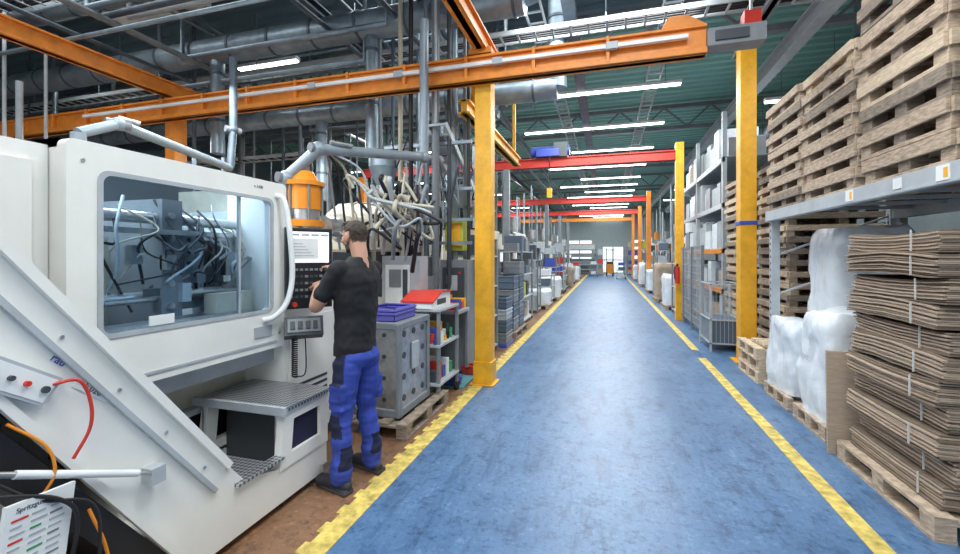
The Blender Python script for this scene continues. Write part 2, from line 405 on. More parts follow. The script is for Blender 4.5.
b.box(-2.60,-2.46,1.32,2.5,1.13,1.17,steel); b.box(-2.6,-2.55,1.35,2.5,1.68,1.71,steel)
b.box(-2.56,-2.46,2.20,2.5,1.17,1.30,cream2)
b.box(-3.9,-3.86,.9,3.2,.9,2.3,dgrey)
b.box(-3.86,-2.42,.9,3.2,.88,.93,galvd)
for k in range(4): b.box(-3.84,-3.78,1.0+.5*k,1.3+.5*k,1.2,1.9,galvd if k%2 else dgrey)
b.box(-3.9,-2.36,-.9,1.265,.15,2.04,cream); b.box(-2.37,-2.34,-.7,1.2,.95,1.96,cream)
b.prism([(-.9,2.04),(1.2,2.04),(1.12,2.10),(-.9,2.10)],'x',-3.8,-2.5,cream)
b.box(-3.9,-2.62,1.265,3.3,.12,.88,cream2); b.box(-3.7,-2.7,-.8,3.2,0,.14,dgrey)
b.box(-2.63,-2.60,1.4,2.5,.2,.50,black); b.box(-2.62,-2.55,1.4,2.55,.52,.56,lgrey)
b.prism([(1.3,.88),(2.6,.88),(2.6,.78),(1.3,.78)],'x',-2.62,-2.36,lgrey)
b.box(-2.62,-2.28,2.60,3.25,.12,1.15,cream); b.box(-2.282,-2.27,2.66,3.2,.2,1.08,cream)
for k in range(5): b.box(-2.272,-2.264,2.72,3.1,.35+.05*k,.37+.05*k,dgrey)
b.box(-3.9,-2.75,3.05,3.3,.9,1.95,cream); b.box(-3.9,-2.85,3.05,3.3,1.95,2.15,cream2)
b.tube(cat([(-2.25,2.50,1.98),(-2.20,2.525,1.94),(-2.165,2.54,1.7),(-2.15,2.545,1.4),(-2.16,2.50,1.22),(-2.20,2.43,1.13),(-2.25,2.38,1.11)],5),.019,white,10)
b.box(-2.252,-2.243,1.40,2.5,.94,.955,lgrey)
b.box(-2.25,-2.24,2.3,2.45,1.0,1.07,lgrey)
TX=Euler((math.pi/2,0,math.pi/2)).to_matrix().to_4x4()
b.text('x 1400',.028,Matrix.Translation((-2.248,2.30,2.01))@TX,grey)
b.box(-2.252,-2.243,1.62,1.75,1.19,1.24,white)
for y,z in((1.33,1.98),(1.33,1.0),(2.53,1.0)): b.cyl((-2.25,y,z),(-2.244,y,z),.008,steel,seg=10)
b.done()
PN=Vector((-2.134,2.707,0))
ang=math.atan2(.8,.6)
b=B('machine_control_panel',.005)
b.M=Matrix.Translation((PN.x,PN.y,1.46))@Matrix.Rotation(ang,4,'Z')
b.box(-.17,.17,0,.07,-.30,.30,dgrey); b.box(-.16,.16,-.012,0,-.29,.29,black)
b.box(-.14,.14,-.017,-.011,.04,.27,screenw)
for i in range(4): b.box(-.13+.07*i,-.075+.07*i,-.02,-.016,.24,.255,lgrey)
b.box(-.135,.06,-.019,-.016,.07,.22,white)
for i in range(5): b.box(-.12,.03-.02*i,-.0205,-.0185,.09+.022*i,.095+.022*i,lgrey)
for i in range(8):
    for j in range(5): b.box(-.14+.035*i,-.118+.035*i,-.020,-.012,.0-.05*j-.02,-.05*j-.002,dgrey if (i*j)%3 else grey)
b.cyl((-.11,-.012,-.265),(-.11,-.04,-.265),.018,redp); b.cyl((.11,-.012,-.265),(.11,-.03,-.265),.014,yellow)
b.cyl((.17,.03,.2),(.17,.03,-.2),.012,steel)
b.bar((0,.09,-.1),(-.1,.24,-.1),.07,.12,lgrey)
b.box(-.16,.0,.20,.32,-.5,0,cream)
b.M=Matrix.Identity(4)
b.done()
b=B('handheld_terminal',.006)
b.M=Matrix.Translation((-2.10,2.62,1.03))@Matrix.Rotation(ang-.2,4,'Z')@Matrix.Rotation(-.45,4,'X')
b.box(-.14,.12,-.05,.05,-.07,.07,dgrey); b.box(-.12,.10,-.06,-.05,-.05,.05,grey)
for i in range(4): b.box(-.10+.05*i,-.07+.05*i,-.068,-.058,-.03,.03,dgrey)
b.M=Matrix.Identity(4)
b.box(-2.30,-2.10,2.63,2.72,.98,1.04,grey)
co=[(-2.15+.018*math.cos(t*.9),2.57+.018*math.sin(t*.9),.96-.0022*t) for t in range(0,130)]
b.tube(co,.006,black,6); b.curve([co[-1],(-2.13,2.58,.68),(-2.08,2.6,.72),(-2.1,2.62,.98)],.005,black,6,6)
b.done()

# ---------------- inclined conveyor ----------------
b=B('inclined_parts_conveyor',.006)
prof=[(-.05,2.80),(-.05,2.28),(.88,1.10),(1.46,.22),(1.56,.05),(2.58,.05),(2.58,.27),(2.10,.27),(1.86,.34),(1.76,.46),(.895,1.60)]
for xa,xb in((-1.93,-1.89),(-2.52,-2.48)): b.prism(prof,'x',xa,xb,cream)
b.bar((-1.9,-.05,2.80),(-1.9,1.76,.46),.07,.035,cream,up=(0,.8,.6)); 
b.bar((-1.88,-.05,2.62),(-1.88,1.68,.37),.02,.02,lgrey,up=(0,.8,.6))
b.bar((-1.885,.85,1.13),(-1.885,1.47,.20),.03,.03,cream,up=(0,.8,.6))
b.bar((-2.205,-.05,2.50),(-2.205,1.62,.26),.54,.05,black,up=(0,.8,.6))
b.bar((-2.205,.2,1.83),(-2.205,1.42,.14),.5,.03,black,up=(0,.8,.6))
b.bar((-1.91,.3,1.72),(-1.91,1.44,.13),.02,.10,black,up=(0,.8,.6))
b.bar((-1.92,.2,1.62),(-1.92,1.30,.06),.04,.03,cream,up=(0,.8,.6))
for k in range(8):
    t=k/8; b.bar((-2.45,.1+1.5*t,2.35-2.03*t),(-1.95,.1+1.5*t,2.35-2.03*t),.02,.08,dgrey,up=(0,.8,.6))
b.box(-2.50,-1.92,1.6,2.56,.05,.12,cream); b.box(-2.50,-1.92,2.52,2.57,.1,.60,cream)
for xa in(-1.93,-2.53): b.ring([(2.58,.25),(2.58,.60),(2.16,.60),(2.12,.25)],[(2.50,.33),(2.50,.53),(2.24,.53),(2.22,.33)],xa,xa+.05,cream)
b.box(-1.915,-1.905,2.2,2.52,.31,.55,trousd)
b.box(-2.55,-1.86,2.14,2.60,.60,.625,tread); b.box(-2.57,-1.85,2.12,2.145,.585,.635,lgrey)
b.cyl((-2.5,2.15,.3),(-2.5,2.15,.6),.012,steel); b.cyl((-1.94,2.16,.27),(-1.94,2.16,.6),.012,steel)
b.bar((-2.45,1.95,.33),(-1.92,1.95,.33),.22,.012,tread); b.box(-1.93,-1.86,1.80,2.14,.325,.34,tread)
b.box(-2.48,-1.93,2.3,2.5,.12,.5,dgrey); 
b.box(-1.88,-1.86,2.50,2.56,.07,.12,steel)
for q in(1.65,2.5): 
    for x in(-1.95,-2.45): b.cyl((x,q,0),(x,q,.06),.03,dgrey)
def slopeM(y,z,a,x=-1.888):
    return Matrix.Translation((x,y,z))@Matrix.Rotation(-a,4,'X')@TX
b.M=slopeM(.93,1.13,.62)
b.box(-.12,.10,-.05,.05,0,.03,lgrey); b.box(-.11,.09,-.04,.04,.03,.032,white)
for i,q in enumerate((-.09,-.04,.01)): b.cyl((q,.0,.03),(q,.0,.045),.009,[dgrey,dgrey,redp][i])
b.cyl((.07,.0,.03),(.07,.0,.042),.012,dgrey)
b.M=slopeM(1.12,1.06,.72)
b.box(-.035,.11,-.018,.030,0,.002,white); b.text('F.020',.034,Matrix.Translation((.0,-.008,.0025)),dgrey)
b.M=slopeM(1.03,1.17,.72); b.text('rau',.040,Matrix.Translation((-.02,.0,.0015)),blue)
b.M=Matrix.Identity(4)
b.curve([(-1.86,1.01,1.10),(-1.83,1.07,1.10),(-1.82,1.10,1.02),(-1.82,1.10,.92),(-1.84,1.06,.82)],.006,redp)
b.curve([(-1.88,.9,1.0),(-1.84,.98,.9),(-1.83,1.0,.8),(-1.85,.97,.72)],.005,lens)
b.cyl((-1.84,.90,.84),(-1.84,1.28,.66),.014,white); b.cyl((-1.84,1.25,.675),(-1.84,1.36,.62),.008,steel); b.box(-1.89,-1.83,1.33,1.39,.58,.65,lgrey); b.cyl((-1.84,.5,1.03),(-1.84,.91,.835),.010,steel)
b.box(-2.0,-1.92,.3,.38,0,1.9,cream); b.box(-2.5,-2.42,.3,.38,0,1.9,cream); b.box(-2.55,-1.88,.25,.43,0,.03,cream)
b.box(-2.0,-1.93,.36,1.6,.06,.12,cream)
for k in range(9):
    t=(k+.5)/9; b.cyl((-1.89,-.0+1.72*t,2.62-2.23*t),(-1.882,-.0+1.72*t,2.62-2.23*t),.007,steel,seg=8)
b.done()
b=B('floor_cable',0)
b.curve([(-1.86,.72,.84),(-1.8,.85,.80),(-1.79,.99,.72),(-1.80,1.05,.6),(-1.85,1.03,.3),(-1.85,1.05,.05),(-1.8,1.25,.012),(-1.85,1.6,.012)],.007,black)
b.curve([(-1.86,.8,.9),(-1.8,.93,.75),(-1.79,1.08,.66),(-1.80,1.12,.5),(-1.84,1.12,.2),(-1.8,1.15,.012),(-1.7,1.5,.012)],.006,black)
b.curve([(-1.86,1.12,.6),(-1.82,1.16,.4),(-1.84,1.20,.012),(-1.9,1.4,.012)],.006,lens)
b.done()
b=B('information_sign',.002)
b.M=Matrix.Translation((-1.80,.95,.66))@Matrix.Rotation(-.12,4,'X')@Matrix.Rotation(.2,4,'Z')
b.box(-.006,.006,-.12,.09,-.17,.10,white)
b.text('Spritzguss',.022,Matrix.Translation((.0065,-.09,.07))@TX,dgrey)
for k in range(9):
    for q in range(3): b.box(.006,.0075,-.10+.058*q,-.060+.058*q+R(-.01,.01),.045-.022*k,.052-.022*k,lgrey if (k+q)%3 else [redp,greenp,grey][q])
b.M=Matrix.Identity(4)
b.box(-1.86,-1.81,.86,.9,0,.60,lgrey); b.box(-1.93,-1.75,.8,.96,0,.02,lgrey)
b.done()

# ---------------- extraction arms ----------------
def arm(pts,r,m=armm):
    for i in range(len(pts)-1): b.cyl(pts[i],pts[i+1],r,m,seg=16)
    for p in pts[1:-1]:
        b.ell(p,(r*1.35,)*3,m); p=Vector(p); b.cyl(p+Vector((-.03,-.08,0)),p+Vector((.03,.08,0)),r*.9,grey)
b=B('fume_extraction_arm',0)
arm([W(78,133,3.3),W(118,124,3.6),W(230,168,4.9)],.042)
arm([W(230,168,4.9),W(233,130,5.0),W(233,58,5.05)],.042,galvd)
p=W(78,133,3.3); b.tube([p,p+Vector((0,0,-.35)),p+Vector((0,0,-.8))],[.05,.05,.04],armm)
b.cyl(W(118,118,3.6),W(140,124,3.7),.02,steel); b.done()
b=B('fume_extraction_arm',0)
arm([W(282,192,3.9),W(286,178,3.9),W(318,149,4.0),W(424,157,5.0),W(424,20,5.0)],.052)
p=W(282,192,3.9); b.tube([p,p+Vector((0,0,-.25)),p+Vector((0,0,-.5))],[.055,.09,.10],armm)
b.cyl(W(330,142,4.05),W(352,146,4.2),.02,steel); b.done()
b=B('material_dryer_hopper',.004)
c0=W(304,210,4.0)
def cz(z0,z1,r0,r1,m): b.cyl((c0.x,c0.y,z0),(c0.x,c0.y,z1),r0,m,r2=r1,seg=20)
cz(1.3,1.72,.06,.06,grey)
cz(1.72,1.82,.07,.15,steel); cz(1.82,1.88,.18,.18,lens); cz(1.88,1.98,.14,.14,steel); cz(1.98,2.20,.155,.155,lens); cz(2.20,2.24,.18,.18,lens); cz(2.24,2.34,.14,.08,lens); cz(2.34,2.40,.05,.05,grey)
for k in range(6):
    a=k*1.047+.4; x=c0.x+.165*math.cos(a); y=c0.y+.165*math.sin(a); b.cyl((x,y,1.82),(x,y,2.24),.010,grey,seg=8)
b.box(c0.x-.2,c0.x+.2,c0.y-.2,c0.y+.2,1.25,1.32,cream2)
b.box(c0.x-.16,c0.x+.16,c0.y-.16,c0.y+.16,0,1.26,cream2)
b.done()
b=B('hose_bundle',0)
random.seed(21)
for k in range(20):
    a=W(R(345,420),R(175,215),R(4.2,4.9)); c=W(R(395,440),R(205,250),R(4.2,4.8)); e=W(R(360,430),R(180,240),R(4.2,4.7)); g=a+Vector((0,0,R(-.3,.15)))
    b.curve([g,a,c,e,Vector((e.x-.15,e.y+.2,e.z-.35))],R(.010,.024),[hose,lgrey,black,hose,grey,black][k%6],10)
for k in range(5):
    a=W(330+8*k,172,4.3); b.curve([W(326,150,4.1),a,W(335+9*k,215,4.4),W(340+8*k,250,4.4)],.012,[grey,black,hose,dgrey,lgrey][k])
b.done()

# ---------------- second machine ----------------
b=B('injection_moulding_machine',.01)
b.box(-4.6,-2.35,4.55,6.4,.1,1.05,cream2); b.box(-4.4,-2.5,4.6,6.3,0,.12,dgrey)
b.prism([(4.3,1.62),(4.4,1.60),(5.9,1.60),(6.0,1.7),(6.0,2.05),(5.8,2.2),(4.6,2.2),(4.35,2.05)],'x',-3.2,-2.45,cream2)
b.box(-2.46,-2.43,4.7,5.6,1.68,2.1,cream)
b.box(-3.1,-2.6,4.7,5.8,1.0,1.62,dgrey); b.cyl((-2.75,4.0,1.85),(-2.75,4.4,1.85),.16,cream2); b.cyl((-2.75,3.7,1.85),(-2.75,4.0,1.85),.11,steel)
b.cyl((-2.4,4.7,1.35),(-2.4,6.0,1.35),.06,steel); b.cyl((-2.4,4.7,1.2),(-2.4,6.0,1.2),.05,steel)
for k in range(9):
    y=4.4+.17*k; m=[hose,black,hose,lgrey,hose,black,hose,hose,black][k]
    b.curve([(-2.5,y,1.3),(-2.25-.05*(k%3),y+.05,1.5+.08*(k%4)),(-2.35,y+.1,2.1+.08*(k%3)),(-2.7,y+.2,2.25)],.022,m)
b.cyl((-2.9,5.2,2.2),(-2.9,5.2,2.5),.1,steel); b.cyl((-2.9,5.2,2.5),(-2.9,5.2,2.75),.1,galv,r2=.2); b.cyl((-2.9,5.2,2.75),(-2.9,5.2,2.95),.2,galv)
b.box(-2.36,-2.2,5.0,5.5,.9,1.55,grey)
b.done()
b=B('electrical_cabinet',.006)
b.box(-2.45,-2.0,4.35,4.62,0.8,1.55,lgrey); b.box(-2.02,-1.99,4.37,4.6,.9,1.5,lgrey); b.box(-2.4,-2.1,4.335,4.35,.95,1.45,white); b.box(-2.35,-2.2,4.325,4.336,1.2,1.4,grey); b.box(-2.18,-2.12,4.325,4.336,1.0,1.4,dgrey)
for x in(-2.42,-2.05): b.box(x,x+.04,4.4,4.44,0,.8,dgrey)
b.done()
b=B('electrical_cabinet',.006)
b.box(-2.1,-1.72,5.25,5.7,.05,1.5,grey); b.box(-2.06,-1.76,5.235,5.25,.9,1.4,dgrey); b.box(-2.0,-1.85,5.225,5.236,1.1,1.3,lgrey)
b.box(-2.05,-1.80,5.3,5.5,1.62,2.05,ygreen); b.box(-2.02,-1.83,5.29,5.3,1.68,1.98,yellow); b.box(-1.95,-1.9,5.35,5.4,1.5,1.62,grey)
b.box(-2.0,-1.92,5.228,5.236,.98,1.05,yellow); b.cyl((-1.82,5.235,1.33),(-1.82,5.22,1.33),.015,redp)
b.done()
b=B('pipe_network',0)
for k,(x,y,r) in enumerate([(-2.1,5.1,.05),(-2.25,5.15,.035),(-1.95,5.2,.03),(-2.4,5.0,.03),(-2.0,5.5,.06),(-2.6,5.1,.03),(-1.9,5.7,.03),(-1.75,5.4,.025),(-1.68,5.6,.03)]):
    b.tube([(x,y,5.5),(x,y,.8+.2*(k%3)),(x-.2,y+.2,.5)],r,[grey,galv,dgrey,black,galv,hose,grey,dgrey,black][k],10)
for z in(1.7,2.0,2.4,3.0): b.box(-2.9,-1.65,5.2,5.24,z,z+.04,galv)
for k in range(22):
    a=R(-2.9,-1.7);y=R(4.7,6.5);z=R(1.9,3.2)
    b.curve([(a,y,z),(a+R(-.3,.1),y+R(-.2,.2),z-R(.2,.6)),(a+R(-.5,.1),y+.1,z-R(.1,.5)),(a-.4,y+.3,z+.2)],R(.008,.02),random.choice([black,black,hose,grey,dgrey,lgrey,blue]))
for k in range(10):
    a=R(-2.7,-1.75);y=R(5.3,6.2);z=R(2.1,3.2); b.box(a,a+R(.08,.22),y,y+.12,z,z+R(.1,.3),random.choice([grey,dgrey,lgrey,galv]))
b.done()
b=B('cable_tray',0)
for q in(0,.28): b.bar((-2.2+q,5.0,3.2),(-2.2+q,6.9,2.2),.02,.08,lgrey)
for k in range(12):
    t=k/12; b.bar((-2.2,5+1.9*t,3.2-t),(-1.92,5+1.9*t,3.2-t),.03,.03,lgrey)
b.cyl((-2.06,5.0,3.2),(-2.06,5.0,5.5),.015,lgrey)
b.cyl((-2.06,6.9,2.2),(-2.06,6.9,0),.02,lgrey)
b.done()

def pallet(b,cx,cy,z,lx,ly,m,h=.144,skirt=False,rot=0):
    o=b.M.copy(); b.M=b.M@Matrix.Translation((cx,cy,z))@Matrix.Rotation(rot,4,'Z')
    t=.15*h; a,c=lx/2,ly/2
    for i in range(3):
        x=-a+i*(lx-.1)/2; b.box(x,x+.1,-c,c,0,t,m)
    for i in range(3):
        for j in range(3):
            x=-a+i*(lx-.1)/2; y=-c+j*(ly-.12)/2; b.box(x+.002,x+.098,y+.003,y+.117,t,h-2*t,wood2 if skirt and (i+j)%2 else m)
    for j in range(3):
        y=-c+j*(ly-.12)/2; b.box(-a,a,y,y+.12,h-2*t,h-t,m)
    n=max(5,int(lx/.16))
    for i in range(n):
        x=-a+i*(lx-.1)/(n-1); b.box(x,x+.1,-c,c,h-t,h-.001,m)
    if skirt:
        b.box(-a-.022,-a,-c,c,h*.50,h-.004,m)
        b.box(-a,a,-c-.022,-c,h*.50,h-.004,m)
    b.M=o
b=B('wooden_pallet',.003); pallet(b,-2.0,3.75,0,.8,1.0,wood2,.13); b.done()
b=B('steel_parts_container',.008)
b.box(-2.2,-1.74,3.38,4.0,.13,.95,steel); b.box(-2.22,-1.72,3.36,4.02,.9,.96,grey); b.box(-2.22,-1.72,3.36,4.02,.13,.2,grey)
for y in(3.37,3.98): b.box(-1.74,-1.715,y,y+.04,.13,.95,grey)
for x in(-2.21,-1.76): b.box(x,x+.04,3.355,3.38,.13,.95,grey)
for i in range(3):
    for j in range(4): b.cyl((-1.742,3.48+.2*i,.28+.19*j),(-1.732,3.48+.2*i,.28+.19*j),.03,dgrey,seg=12)
for i in range(2):
    for j in range(4): b.cyl((-2.08+.2*i,3.382,.28+.19*j),(-2.08+.2*i,3.372,.28+.19*j),.02,dgrey,seg=12)
b.box(-1.735,-1.715,3.62,3.76,.5,.75,lgrey)
b.done()
def crate(name,x0,x1,y0,y1,z0,z1,m,parent=None):
    b=parent or B(name,.004); t=.012
    b.box(x0,x1,y0,y1,z0,z0+t,m)
    b.box(x0,x0+t,y0,y1,z0,z1,m); b.box(x1-t,x1,y0,y1,z0,z1,m); b.box(x0,x1,y0,y0+t,z0,z1,m); b.box(x0,x1,y1-t,y1,z0,z1,m)
    for z in(z1-.03,z0+.5*(z1-z0)):
        b.box(x0-.01,x1+.01,y0-.01,y0+t,z,z+.02,m); b.box(x0-.01,x1+.01,y1-t,y1+.01,z,z+.02,m)
        b.box(x0-.01,x0+t,y0,y1,z,z+.02,m); b.box(x1-t,x1+.01,y0,y1,z,z+.02,m)
    if not parent: b.done()
crate('plastic_crate',-2.12,-1.80,3.42,3.85,.96,1.08,purple)
b=B('tool_case',.006)
b.prism([(3.95,.0),(4.5,.0),(4.5,.14),(4.2,.16),(3.95,.06)],'x',-2.05,-1.72,white); b.prism([(3.94,.06),(4.2,.16),(4.5,.14),(4.5,.16),(4.2,.175),(3.94,.08)],'x',-2.07,-1.70,redp)
b.box(-1.72,-1.715,4.1,4.35,.03,.09,dgrey)
for i in range(len(b.v)): b.v[i].z+=1.0; b.v[i].y+=.12
b.done()
b=B('tool_trolley',.005)
for x in(-2.08,-1.68):
    for y in(4.1,4.66): b.box(x,x+.035,y,y+.035,.05,1.0,grey); b.cyl((x,y+.017,.05),(x+.035,y+.017,.05),.05,black)
for z in(.2,.6,.97): b.box(-2.08,-1.64,4.08,4.7,z,z+.03,lgrey)
for k in range(5): b.box(-1.98,-1.74,4.12+.11*k,4.20+.11*k,.63,.63+.10+.05*(k%3),[redp,blue,yellow,white,dgrey][k])
for k in range(5): b.box(-1.95,-1.70,4.12+.11*k,4.20+.11*k,.23,.23+.12+.06*(k%2),[dgrey,redp,blue,white,greenp][k])
for k in range(6): b.cyl((-1.70,4.12+.09*k,.63),(-1.70,4.12+.09*k,.63+.05+.03*(k%3)),.02,[blue,redp,white,yellow,black,greenp][k],seg=10)
b.done()
b=B('parts_bin',.004)
for k,(x,y,m) in enumerate([(-1.75,4.78,blue),(-1.70,5.3,redp),(-1.95,4.83,lgrey)]):
    crate('',x-.09,x+.09,y-.06,y+.06,.02,.14,m,b)
b.box(-2.1,-1.6,4.71,5.35,0,.02,cyan)
b.done()
# wall-standing work table with bins between trolley and cabinet
b=B('work_bench',.004)
b.box(-2.12,-1.66,4.74,5.16,.86,.90,lgrey)
for x in(-2.1,-1.71):
    for y in(4.76,5.12): b.box(x,x+.035,y,y+.03,.14 if x>-2 else 0,.86,grey)
b.box(-2.12,-2.10,4.74,5.16,.9,1.3,grey)
for k in range(4): b.box(-1.86,-1.70,4.77+.095*k,4.85+.095*k,.901,.901+.09+.03*(k%2),[redp,blue,redp,yellow][k])
for k in range(4): b.box(-2.08,-1.92,4.77+.095*k,4.85+.095*k,.901,1.05+.04*(k%3),[white,blue,lgrey,redp][k])
b.done()

def shelving(x0,x1,y0,y1,h,n,seed):
    rr=random.Random(seed); b=B('shelving_unit',.003)
    for x in(x0,x1-.04):
        for y in(y0,y1-.04): b.box(x,x+.04,y,y+.04,0,h,grey)
    for k in range(n):
        z=.08+k*(h-.15)/(n-1); b.box(x0,x1,y0,y1,z,z+.025,lgrey); 
        y=y0+.05
        while y<y1-.2:
            w=rr.uniform(.14,.32); hh=rr.uniform(.4,.85)*(h/n) ; m=rr.choice([cratem,grey,lgrey,blue,card,white,dgrey,redp,ygreen,cratem,lgrey])
            b.box(x0+.05+rr.uniform(0,.08),x1-.04-rr.uniform(0,.08),y,min(y+w,y1-.05),z+.026,z+.026+hh,m); y+=w+.03
    b.done()
shelving(-2.25,-1.72,6.0,6.9,1.6,4,3); shelving(-2.3,-1.75,9.2,10.6,1.7,4,4); shelving(-2.3,-1.75,11.5,12.0,1.5,3,5); shelving(-2.3,-1.75,16,17,1.7,4,6); shelving(-2.3,-1.75,19,21,1.8,4,7)
shelving(1.75,2.15,12.2,12.4+.5,1.4,3,9); shelving(1.8,2.25,17,18.3,1.8,4,10); shelving(1.8,2.25,21,22,1.8,4,11); shelving(1.8,2.25,25,27,2,4,12)
shelving(-3.6,-.8,37.6,38.6,2.2,4,31); shelving(1.7,4.4,37.6,38.6,2.4,4,32); shelving(-.7,-.1,36.8,37.4,1.7,3,33)
def cart(x,y,m):
    b=B('utility_cart',.004)
    for dx in(-.3,.26):
        for dy in(-.4,.36): b.box(x+dx,x+dx+.04,y+dy,y+dy+.04,.1,.95,lgrey); b.cyl((x+dx,y+dy+.02,.06),(x+dx+.04,y+dy+.02,.06),.06,black)
    for z in(.15,.55,.9): b.box(x-.3,x+.3,y-.4,y+.4,z,z+.03,lgrey)
    b.box(x-.2,x+.2,y-.3,y+.25,.93,1.12,m); b.box(x-.2,x+.2,y-.3,y+.1,.58,.8,cratem); b.box(x-.2,x+.15,y-.2,y+.3,.18,.42,white); b.done()
cart(-1.95,14.1,white); cart(-1.95,18.2,blue); cart(-1.95,24,white); cart(-1.95,29.5,redp); cart(-.9,34,white); cart(1.0,30.5,blue)

b=B('stacked_storage_crates',.004)
pallet(b,-1.98,8.3,0,.8,1.2,wood2)
for i,(x,y) in enumerate([(-2.15,8.0),(-1.80,8.0),(-1.80,8.55),(-2.15,8.55)]):
    n=[5,4,5,4][i]
    for k in range(n): crate('',x-.16,x+.16,y-.24,y+.24,.15+.26*k,.15+.26*k+.25,[cratem,grey,cratem,grey,cratem][(k+i)%5],b)
b.done()
b=B('stacked_storage_crates',.004)
for k in range(4): crate('',-1.95,-1.62,7.05,7.55,.05+.2*k,.05+.2*k+.19,[grey,cratem,lgrey,cratem][k],b)
b.box(-1.97,-1.6,7.0,7.6,0,.05,blue)
b.done()

def bgmachine(x0,x1,y0,y1,h,m,side=1,seed=0):
    rr=random.Random(seed); b=B('injection_moulding_machine',.01)
    b.box(x0,x1,y0,y1,.1,h*.45,m); b.box(x0+.1,x1-.1,y0+.1,y1-.1,0,.1,dgrey)
    xs=x1 if side>0 else x0
    ym=y0+(y1-y0)*.55
    a0,a1=(xs-.9,xs) if side>0 else (xs,xs+.9)
    b.ring(rrect(y0,ym,h*.45,h,.05),rrect(y0+.2,ym-.2,h*.52,h*.9,.05),xs-.03,xs+.03,m)
    b.box(xs-.01,xs+.0,y0+.2,ym-.2,h*.52,h*.9,glass)
    b.box(a0+.1,a1-.2,y0+.1,ym-.1,h*.45,h*.85,galvd)
    b.box(a0,a1-.05,y0,y0+.06,h*.45,h,m); b.box(a0,a1-.05,ym-.06,ym,h*.45,h,m); b.box(a0,a1-.05,y0,ym,h-.05,h,m)
    b.prism([(ym+.1,h*.45),(y1-.1,h*.45),(y1-.1,h*.7),(y1-.4,h*.85),(ym+.1,h*.85)],'x',a0+.1,a1-.1,m)
    c=((a0+a1)/2,ym+.5)
    b.cyl((*c,h*.8),(*c,h*.95),.08,steel); b.cyl((*c,h*.95),(*c,h*1.1),.08,steel,r2=.2); b.cyl((*c,h*1.1),(*c,h*1.3),.2,rr.choice([steel,lens,white]))
    b.box(xs-.04,xs+.12,ym+.1,ym+.4,1.1,1.7,dgrey); b.box(xs-.03,xs+.1,ym+.085,ym+.1,1.4,1.65,screenw)
    for k in range(6):
        y=ym+.2+.2*k; b.curve([(c[0],y,h*.8),(xs+.05*side,y+.1,h*.75),(xs+.02*side,y,h*.5)],.02,rr.choice([hose,black,lgrey]))
    for k in range(4):
        y=rr.uniform(y0,y1); x=rr.uniform(a0,a1); b.cyl((x,y,h*.8),(x,y,rr.uniform(3.6,5)),rr.uniform(.02,.05),rr.choice([grey,galv,lgrey]),seg=8)
    b.done()
for k,(y0,h,m) in enumerate([(9.3,2.2,cream2),(13.2,2.3,cream),(17,2.1,lgrey),(20.6,2.3,cream),(24.5,2.2,cream2),(28.5,2.3,cream),(32.5,2.2,cream)]):
    bgmachine(-4.9,-2.75,y0,y0+3.2,h,m,1,k)
for k,(y0,h,m) in enumerate([(15.2,2.2,white),(18.8,2.3,lgrey),(22.4,2.2,white),(26,2.3,cream),(29.6,2.2,white),(33.2,2.2,white)]):
    bgmachine(2.6,4.6,y0,y0+3.2,h,m,-1,k+20)
for k,(x,y) in enumerate([(-8.6,3),(-8.6,7),(-7.3,11.8),(-7.3,15.4),(-7.3,20)]):
    bgmachine(x-1.4,x+1.2,y,y+3.2,2.3,[cream,lgrey,cream2][k%3],1,k+40)

def wrapped(name,x0,x1,y0,y1,h,m=film,bulge=.03,z0=.13,pal=True,seed=1):
    b=B(name,.002)
    if pal: pallet(b,(x0+x1)/2,(y0+y1)/2,0,x1-x0+.04,y1-y0+.04,wood,.13)
    nx=72;nz=30;vs=[];fs=[]
    cx,cy=(x0+x1)/2,(y0+y1)/2;ax,ay=(x1-x0)/2,(y1-y0)/2
    for j in range(nz+1):
        t=j/nz
        for i in range(nx):
            a=2*math.pi*i/nx; c,s_=math.cos(a),math.sin(a); k=1/((abs(c)**7+abs(s_)**7)**(1/7))
            q=1-(.14*max(0,(t-.86)/.14)**2)-.03*math.exp(-((t-.03)/.05)**2)
            x=cx+ax*c*k*q;y=cy+ay*s_*k*q;z=z0+(h-z0)*t
            n=noise.noise(Vector((x*3+seed,y*3,z*3)))*bulge*1.2+noise.noise(Vector((x*13+z*3,y*13+seed,z*3)))*bulge*.8+abs(noise.noise(Vector((x*9-z*5,y*9+seed,z*5))))*bulge*.7
            vs.append((x+c*n,y+s_*n,z+(noise.noise(Vector((x*4,y*4,seed)))*.05 if j==nz else 0)))
    for j in range(nz):
        for i in range(nx):
            i2=(i+1)%nx; fs.append((j*nx+i,j*nx+i2,(j+1)*nx+i2,(j+1)*nx+i))
    vs.append((cx,cy,h+.01)); T=len(vs)-1
    for i in range(nx): fs.append((nz*nx+i,nz*nx+(i+1)%nx,T))
    b.add(vs,fs,m,True); return b
for (x,y,h,m) in((-1.95,12.9,.55,film),(-1.9,15.3,.8,white),(-1.95,22,1.0,card),(-1.9,27,.9,film)):
    wrapped('wrapped_pallet_load',x-.4,x+.35,y-.5,y+.5,h,m,seed=y).done()
for (x,y,h,m) in((2.0,13.8,1.0,film),(1.95,15.8,1.3,card),(2.0,19.5,1.0,film),(2.0,23.5,1.2,white),(2.0,28.5,1.0,film)):
    wrapped('wrapped_pallet_load',x-.35,x+.4,y-.5,y+.5,h,m,seed=y).done()
b=B('forklift_truck',.01)
b.box(.0,.6,35,36.2,.2,.9,lens); b.box(.05,.55,35.9,36.5,.3,1.1,dgrey)
for x in(.05,.55):
    b.cyl((x-.06,35.2,.2),(x+.06,35.2,.2),.2,black); b.cyl((x-.06,36.2,.2),(x+.06,36.2,.2),.2,black)
    b.box(x-.03,x+.03,35.0,35.06,.1,2.2,dgrey); b.box(x-.03,x+.03,36.1,36.16,.9,2.0,dgrey); b.box(x-.05,x+.05,34.2,35.0,.08,.12,dgrey)
